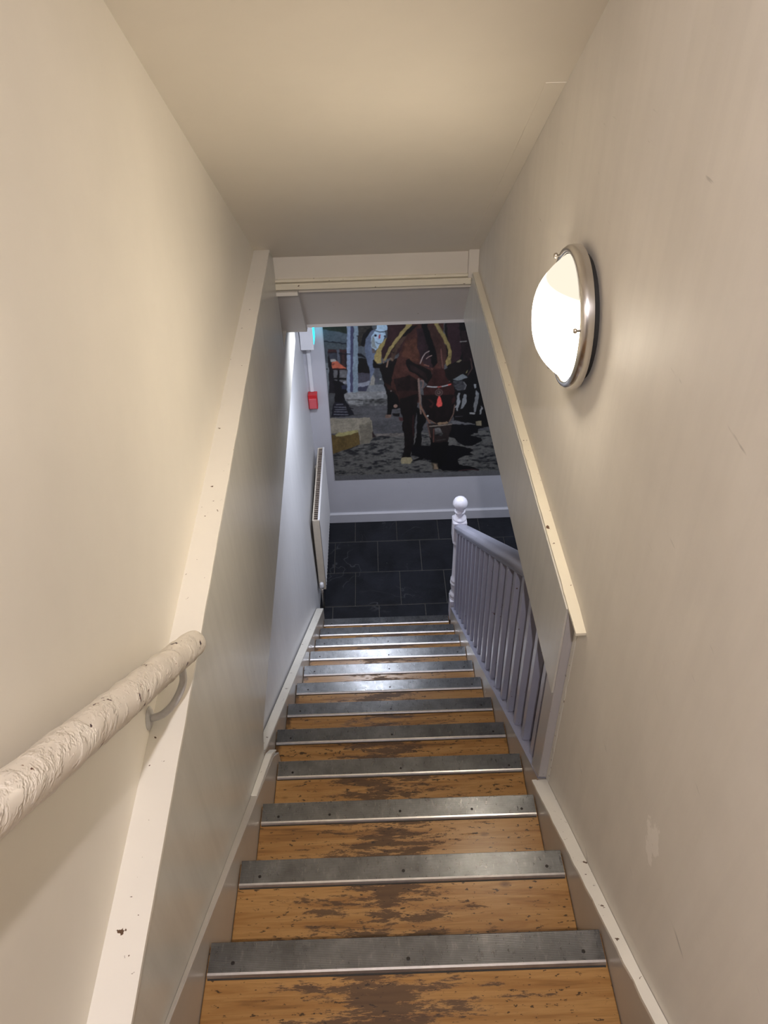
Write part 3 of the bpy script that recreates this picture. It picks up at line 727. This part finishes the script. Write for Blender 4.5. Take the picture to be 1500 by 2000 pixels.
# benches and blocks
fill((26, 25, 36), C_([(110, 200), (180, 120), (300, 105), (405, 315), (110, 325)]))
for q in ([(180, 180), (345, 186)], [(190, 218), (345, 216)], [(180, 248), (372, 252)], [(172, 288), (388, 292)], [(205, 145), (300, 140)]): line((92, 94, 108), C_(q), 1.6)
fill((22, 22, 30), C_([(300, 60), (350, 100), (475, 300), (395, 302), (330, 150)]))
fill((22, 22, 30), C_([(370, 185), (450, 190), (455, 206), (370, 206)]))
fill((66, 68, 72), C_([(90, 0), (185, 0), (150, 200), (122, 322), (90, 322)]), fib, 0.3)
fill((138, 130, 112), C_([(60, 345), (420, 345), (690, 332), (728, 400), (735, 620), (690, 705), (560, 720), (530, 520), (200, 565), (60, 565)]), sto, 0.2)
fill((110, 103, 88), C_([(545, 440), (715, 392), (733, 620), (690, 700), (562, 718)]), sto, 0.35)
fill((42, 25, 26), C_([(728, 530), (772, 590), (800, 615), (728, 632)]))
fill((96, 90, 86), C_([(780, 572), (1190, 558), (1190, 612), (800, 605)]), sto, 0.9)
fill((156, 147, 86), C_([(178, 587), (240, 555), (520, 513), (532, 545), (340, 602), (200, 618)]), sto, 0.15)
fill((94, 74, 28), C_([(60, 575), (190, 588), (210, 618), (340, 602), (532, 545), (552, 722), (400, 785), (170, 862), (60, 880)]), fib, 0.45)
# dark right background
fill((13, 10, 12), B_([(780, -900), (2300, -900), (2300, 1560), (950, 1560), (900, 900), (830, 600)]))
fill((44, 24, 30), B_([(830, -300), (980, -300), (1045, 250), (1062, 450), (1040, 560), (900, 650), (900, 450), (860, 300)]), fib, 0.3)
fill((30, 18, 20), B_([(1050, 150), (1160, 150), (1230, 600), (1080, 700), (1070, 400)]), fib, 0.5)
line((128, 122, 118), B_([(1040, 312), (1130, 305)]), 1.5)
fill((112, 102, 76), B_([(975, 615), (1040, 568), (1062, 585), (1020, 620)]))
line((112, 104, 62), B_([(1168, 655), (1130, 765)]), 1.8)
line((70, 50, 46), B_([(1190, 560), (1215, 700), (1150, 800)]), 1.8)
fill((104, 112, 116), B_([(918, 862), (1080, 785), (1145, 830), (1090, 855), (1000, 885)]))
fill((60, 60, 65), B_([(935, 890), (1060, 875), (1135, 950), (1110, 1015), (1000, 1025), (940, 965)]), sto, 1.0)
line((112, 110, 112), B_([(1090, 900), (1128, 950), (1105, 1005)]), 1.2)
for q in ([(1005, 1065), (1030, 1065), (1035, 1200), (1000, 1330), (985, 1330)], [(1100, 1080), (1127, 1080), (1125, 1200), (1085, 1270), (1075, 1260)], [(1272, 1020), (1312, 1060), (1290, 1200), (1262, 1340), (1240, 1340)], [(1235, 930), (1276, 930), (1280, 990), (1258, 1002)]):
    fill((126, 130, 134), B_(q), fib, 0.3)
fill((125, 130, 134), D_([(778, 0), (812, 60), (775, 190), (720, 190), (760, 150)]))
fill((112, 116, 120), D_([(850, 60), (900, 0), (896, 70), (852, 200), (828, 202)]))
fill((112, 114, 116), D_([(1045, 0), (1075, 0), (1050, 180), (1022, 262), (1008, 170)]))
fill((144, 144, 144), D_([(945, 260), (1032, 262), (1022, 286), (950, 286)]))
fill((132, 132, 134), D_([(1125, 155), (1142, 200), (1110, 292), (1094, 282)]))
line((62, 62, 66), D_([(745, 318), (850, 314)]), 1.2)
fill((92, 92, 96), D_([(690, 395), (745, 378), (880, 405), (1030, 428), (1020, 445), (700, 432)]), road, 0.4)
fill((128, 116, 88), D_([(1038, 392), (1120, 384), (1132, 450), (1052, 462)]), fib, 0.2)
# shadows under the animal
BL = (9, 8, 13)
fill(BL, D_([(640, 440), (700, 430), (1030, 436), (1165, 480), (1080, 502), (1075, 556), (1010, 552), (970, 590), (1110, 630), (1132, 665), (1080, 702), (980, 747), (880, 747), (780, 702), (740, 640), (650, 620)]))
line((9, 8, 13), D_([(1100, 602), (1245, 600)]), 1.2)
fill(BL, D_([(100, 745), (380, 745), (680, 735), (860, 755), (1012, 800), (960, 842), (1022, 885), (880, 892), (780, 940), (802, 1020), (980, 1045), (1115, 1092), (800, 1114), (560, 1112), (500, 1080), (480, 1000), (380, 960), (260, 930), (100, 882)]))
fill(BL, D_([(105, 965), (230, 915), (285, 938), (150, 978)]))
line((62, 34, 40), D_([(800, 1108), (980, 1090), (1080, 1104)]), 2)
# donkey: hind parts, saddle
fill((50, 27, 30), A_([(1350, -900), (1700, -900), (1700, 500), (1300, 700), (1180, 692), (1170, 580), (1230, 420), (1330, 240)]), fib, 0.3)
fill((14, 10, 10), A_([(1005, 735), (1040, 715), (1120, 800), (1160, 800), (1700, 600), (1700, 1150), (1200, 1110), (1140, 875), (1022, 862)]))
fill((15, 10, 10), A_([(1200, 1100), (1700, 1100), (1700, 1560), (1290, 1560), (1262, 1300), (1220, 1180)]))
fill((9, 8, 9), C_([(938, -20), (1120, -20), (1130, 200), (1020, 212), (1002, 292), (938, 292), (950, 150)]))
fill((40, 20, 15), A_([(1215, 1130), (1500, 1285), (1600, 1420), (1450, 1350), (1300, 1262)]), fib, 0.4)
disc((150, 150, 150), A_([(1155, 1075)])[0], 1.6); disc((110, 100, 96), A_([(1350, 1290)])[0], 1.4)
fill((114, 88, 75), C_([(925, 290), (1012, 290), (1002, 338), (918, 338)]))
disc((134, 104, 88), C_([(1070, 165)])[0], 3.4)
fill((15, 12, 14), C_([(1020, 275), (1135, 265), (1135, 325), (1040, 312)]))
fill((74, 40, 40), C_([(1118, 330), (1192, 330), (1192, 382), (1140, 376)]))
fill((146, 126, 62), A_([(1285, 315), (1175, 560), (1168, 780), (1100, 792), (1038, 732), (1050, 640), (1130, 450)]), fib, 0.25)
# body and neck
fill((66, 33, 25), B_([(250, -700), (800, -700), (800, 280), (850, 500), (800, 700), (640, 740), (600, 900), (450, 870), (440, 1200), (150, 1200), (110, 1040), (30, 980), (40, 870), (90, 650), (180, 400), (260, 230)]), fib, 0.55)
fill((80, 43, 27), B_([(250, 300), (390, 260), (440, 480), (430, 600), (330, 610), (240, 540), (180, 520)]), fib, 0.6)
fill((30, 15, 14), B_([(60, 860), (300, 800), (420, 870), (430, 1060), (330, 1200), (180, 1200), (120, 1040)]), fib, 0.7)
fill((50, 28, 30), B_([(-30, 60), (250, 60), (200, 150), (0, 420), (-30, 440)]), fib, 0.3)
fill((148, 128, 66), B_([(255, -700), (345, -700), (330, 70), (200, 210), (60, 400), (-60, 600), (-75, 570), (0, 410), (100, 260), (250, 68)]), fib, 0.25)
fill((16, 11, 12), B_([(330, 75), (420, 75), (300, 180), (240, 240), (80, 420), (60, 400), (200, 215)]))
fill((72, 50, 38), B_([(205, 235), (262, 230), (130, 420), (62, 592), (15, 582), (40, 470), (120, 320)]), fib, 0.4)
line((100, 78, 60), B_([(30, 560), (50, 585)]), 3); line((12, 9, 9), B_([(40, 460), (75, 475)]), 1.5)
line((120, 92, 74), A_([(1205, 720), (1215, 775)]), 2); line((130, 100, 80), A_([(1295, 740), (1272, 850)]), 2.2)
fill((42, 25, 30), B_([(405, 130), (480, 110), (600, 400), (630, 600), (645, 690), (540, 695), (460, 560), (415, 400)]), fib, 0.45)
fill((58, 33, 27), B_([(560, 80), (670, 70), (800, 300), (850, 500), (830, 640), (760, 700), (700, 600), (640, 300)]), fib, 0.55)
fill((130, 112, 54), B_([(650, -600), (720, -600), (725, 65), (800, 180), (892, 370), (918, 480), (902, 640), (840, 672), (828, 590), (872, 520), (860, 430), (780, 250), (665, 68)]), fib, 0.6)
fill((7, 6, 7), B_([(440, -600), (560, -600), (565, 90), (625, 280), (685, 450), (705, 620), (640, 695), (605, 560), (560, 350), (470, 90)]))
line((152, 132, 128), B_([(455, 630), (490, 540), (530, 482), (585, 450)]), 1.5)
line((150, 120, 112), B_([(545, 560), (580, 532), (622, 515)]), 1.3)
line((104, 62, 54), B_([(758, 420), (770, 560), (790, 710)]), 1.8)
line((110, 66, 50), B_([(520, 650), (580, 670)]), 2.2); line((90, 52, 42), B_([(620, 705), (665, 740)]), 2.5)
# front legs
LEG = (17, 10, 10)
fill((46, 22, 18), C_([(1105, -60), (1410, -60), (1400, 60), (1300, 160), (1200, 200), (1130, 200)]), fib, 0.5)
fill(LEG, C_([(1125, 60), (1400, -20), (1385, 200), (1352, 420), (1352, 600), (1332, 720), (1290, 850), (1304, 922), (1148, 922), (1190, 850), (1202, 700), (1190, 550), (1163, 480), (1182, 380), (1130, 200)]), fib, 0.6)
line((44, 18, 18), C_([(1330, 300), (1325, 460), (1335, 600)]), 2.5)
fill((154, 142, 104), C_([(1153, 922), (1298, 908), (1312, 960), (1290, 1008), (1148, 1006)]), fib, 0.2)
fill((8, 7, 8), D_([(170, 160), (330, 300), (320, 370), (272, 480), (252, 560), (252, 752), (125, 762), (150, 690), (182, 560), (182, 360)]))
fill((8, 7, 8), D_([(365, 610), (650, 690), (600, 1000), (500, 1085), (400, 1045), (380, 960), (392, 800)]))
fill((72, 64, 52), D_([(385, 990), (480, 1000), (497, 1088), (418, 1092)]))
fill((136, 114, 88), D_([(430, 1010), (468, 1018), (492, 1086), (432, 1086)]))
# head
fill((14, 9, 9), B_([(243, 585), (290, 562), (350, 620), (520, 680), (612, 740), (645, 840), (560, 945), (500, 880), (380, 780), (290, 740), (250, 660)]))
fill((32, 18, 18), B_([(300, 640), (420, 690), (540, 780), (560, 880), (420, 770), (320, 720)]), fib, 0.4)
fill((20, 13, 12), B_([(795, 725), (880, 668), (1000, 620), (1185, 575), (1205, 640), (1130, 745), (960, 855), (860, 890), (805, 820)]), fib, 0.4)
fill((50, 21, 18), B_([(640, 715), (800, 700), (840, 850), (935, 930), (965, 1100), (960, 1240), (500, 1240), (500, 1000), (580, 900), (625, 840)]), fib, 0.6)
fill((21, 11, 11), D_([(240, 0), (765, 0), (735, 200), (702, 340), (620, 425), (480, 435), (380, 385), (320, 300), (268, 200)]), fib, 0.6)
fill((52, 24, 22), D_([(320, 65), (390, 70), (432, 130), (400, 190), (350, 175), (410, 130), (370, 95)]), fib, 0.3)
fill((48, 20, 18), D_([(690, 60), (740, 20), (740, 90), (700, 140)]), fib, 0.3)
line((156, 156, 158), B_([(560, 965), (630, 974), (720, 974), (800, 962), (870, 943)]), 2.0)
line((200, 62, 46), B_([(870, 943), (900, 934)]), 2.4); line((170, 60, 48), B_([(710, 975), (760, 970)]), 2.0)
disc((84, 60, 58), B_([(728, 1055)])[0], 7.0); disc((44, 28, 28), B_([(728, 1055)])[0], 5.2); disc((92, 70, 66), B_([(728, 1055)])[0], 3.6); disc((40, 26, 26), B_([(722, 1050)])[0], 1.5)
line((96, 60, 52), B_([(725, 985), (728, 1010)]), 2); line((96, 60, 52), B_([(735, 1095), (735, 1130)]), 2)
fill((214, 52, 36), D_([(498, 20), (525, 20), (552, 120), (546, 165), (500, 188), (468, 150), (482, 95)]), fib, 0.2)
line((122, 98, 88), B_([(432, 860), (440, 1000), (452, 1120), (455, 1210)]), 3.2)
line((118, 88, 80), B_([(475, 880), (500, 890), (496, 960), (480, 985)]), 2)
line((116, 92, 80), D_([(228, 0), (226, 130), (240, 275)]), 2.8)
line((120, 82, 62), D_([(230, 150), (290, 280), (372, 415)]), 2.8)
disc((176, 176, 170), D_([(340, 310)])[0], 1.7)
line((112, 82, 64), D_([(370, 370), (475, 432)]), 1.8); line((112, 84, 70), D_([(735, 150), (715, 280), (650, 400)]), 1.6)
fill((38, 28, 26), D_([(328, 420), (695, 425), (650, 620), (640, 685), (420, 695), (380, 620)]), fib, 0.5)
fill((86, 83, 82), D_([(440, 490), (520, 480), (560, 560), (540, 602), (450, 592)]), sto, 1.2)
fill((134, 106, 78), D_([(478, 412), (610, 388), (645, 420), (500, 442)]), fib, 0.3)
line((124, 112, 100), D_([(368, 462), (450, 455), (560, 446), (690, 428)]), 2.2)
line((96, 54, 44), D_([(428, 500), (425, 690)]), 1.8); line((92, 66, 58), D_([(335, 430), (380, 620)]), 2.2)
line((60, 54, 52), D_([(470, 670), (600, 650)]), 1.4)
# part above what the opening shows: the tops of wall, saddle and back fade into a bright hazy street
top = GZ > 1.70
blend = np.clip((GZ - 1.70) / 0.12 + (sto - 0.5) * 0.8, 0, 1)[..., None]
img[:] = img * (1 - blend) + colr((118, 124, 130)) * (0.9 + 0.2 * sto[..., None]) * blend
# grey border at the foot of the print
img[GZ < 0.444] = colr((92, 92, 95))
lum = img.mean(2, keepdims=True); img = lum * 0.22 + img * 0.78
for ax_ in (0, 1):                                   # ink spread
    img = (np.roll(img, 1, ax_) + 2 * img + np.roll(img, -1, ax_)) / 4
img *= (0.72 + 0.34 * vnoise(0.008, 0.008, 77)[..., None] + 0.22 * vnoise(0.022, 0.03, 78)[..., None])
img = np.clip(img + 0.006, 0, 0.9)
small = img.reshape(nzp + 1, SS, nxp + 1, SS, 3).mean((1, 3))
mu = thing('mural', 'large photo mural of a brown donkey with red tassel in a cobbled street', 'mural', ((MX0 + MX1) / 2, YF, MZ0))
xs = np.linspace(MX0, MX1, nxp + 1); zs = np.linspace(MZ0, MZ1, nzp + 1)
XX, ZZ = np.meshgrid(xs, zs)
co = np.stack([XX.ravel() - (MX0 + MX1) / 2, np.full(XX.size, -0.0065), ZZ.ravel() - MZ0], 1)
ii = np.arange((nxp + 1) * (nzp + 1)).reshape(nzp + 1, nxp + 1)
quads = np.stack([ii[:-1, :-1].ravel(), ii[:-1, 1:].ravel(), ii[1:, 1:].ravel(), ii[1:, :-1].ravel()], 1)
me = bpy.data.meshes.new('print'); me.vertices.add(len(co)); me.vertices.foreach_set('co', co.ravel().astype(np.float32))
me.loops.add(quads.size); me.loops.foreach_set('vertex_index', quads.ravel().astype(np.int32))
me.polygons.add(len(quads)); me.polygons.foreach_set('loop_start', (np.arange(len(quads)) * 4).astype(np.int32)); me.polygons.foreach_set('loop_total', np.full(len(quads), 4, np.int32))
me.update(calc_edges=True)
ca = me.color_attributes.new('print', 'FLOAT_COLOR', 'POINT')
ca.data.foreach_set('color', np.concatenate([small.reshape(-1, 3), np.ones((len(co), 1))], 1).ravel().astype(np.float32))
pm = NT('printed_mural'); at = pm.n('ShaderNodeVertexColor', layer_name='print'); pm.set(base=at.outputs['Color'], rough=0.5, spec=0.2)
me.materials.append(pm.m)
po = bpy.data.objects.new('print', me); COL.objects.link(po); po.parent = mu
hw_ = (MX1 - MX0) / 2
obj('backing_board', box(-hw_, hw_, -0.006, -0.0005, 0.0, MZ1 - MZ0), M['dark'], mu)
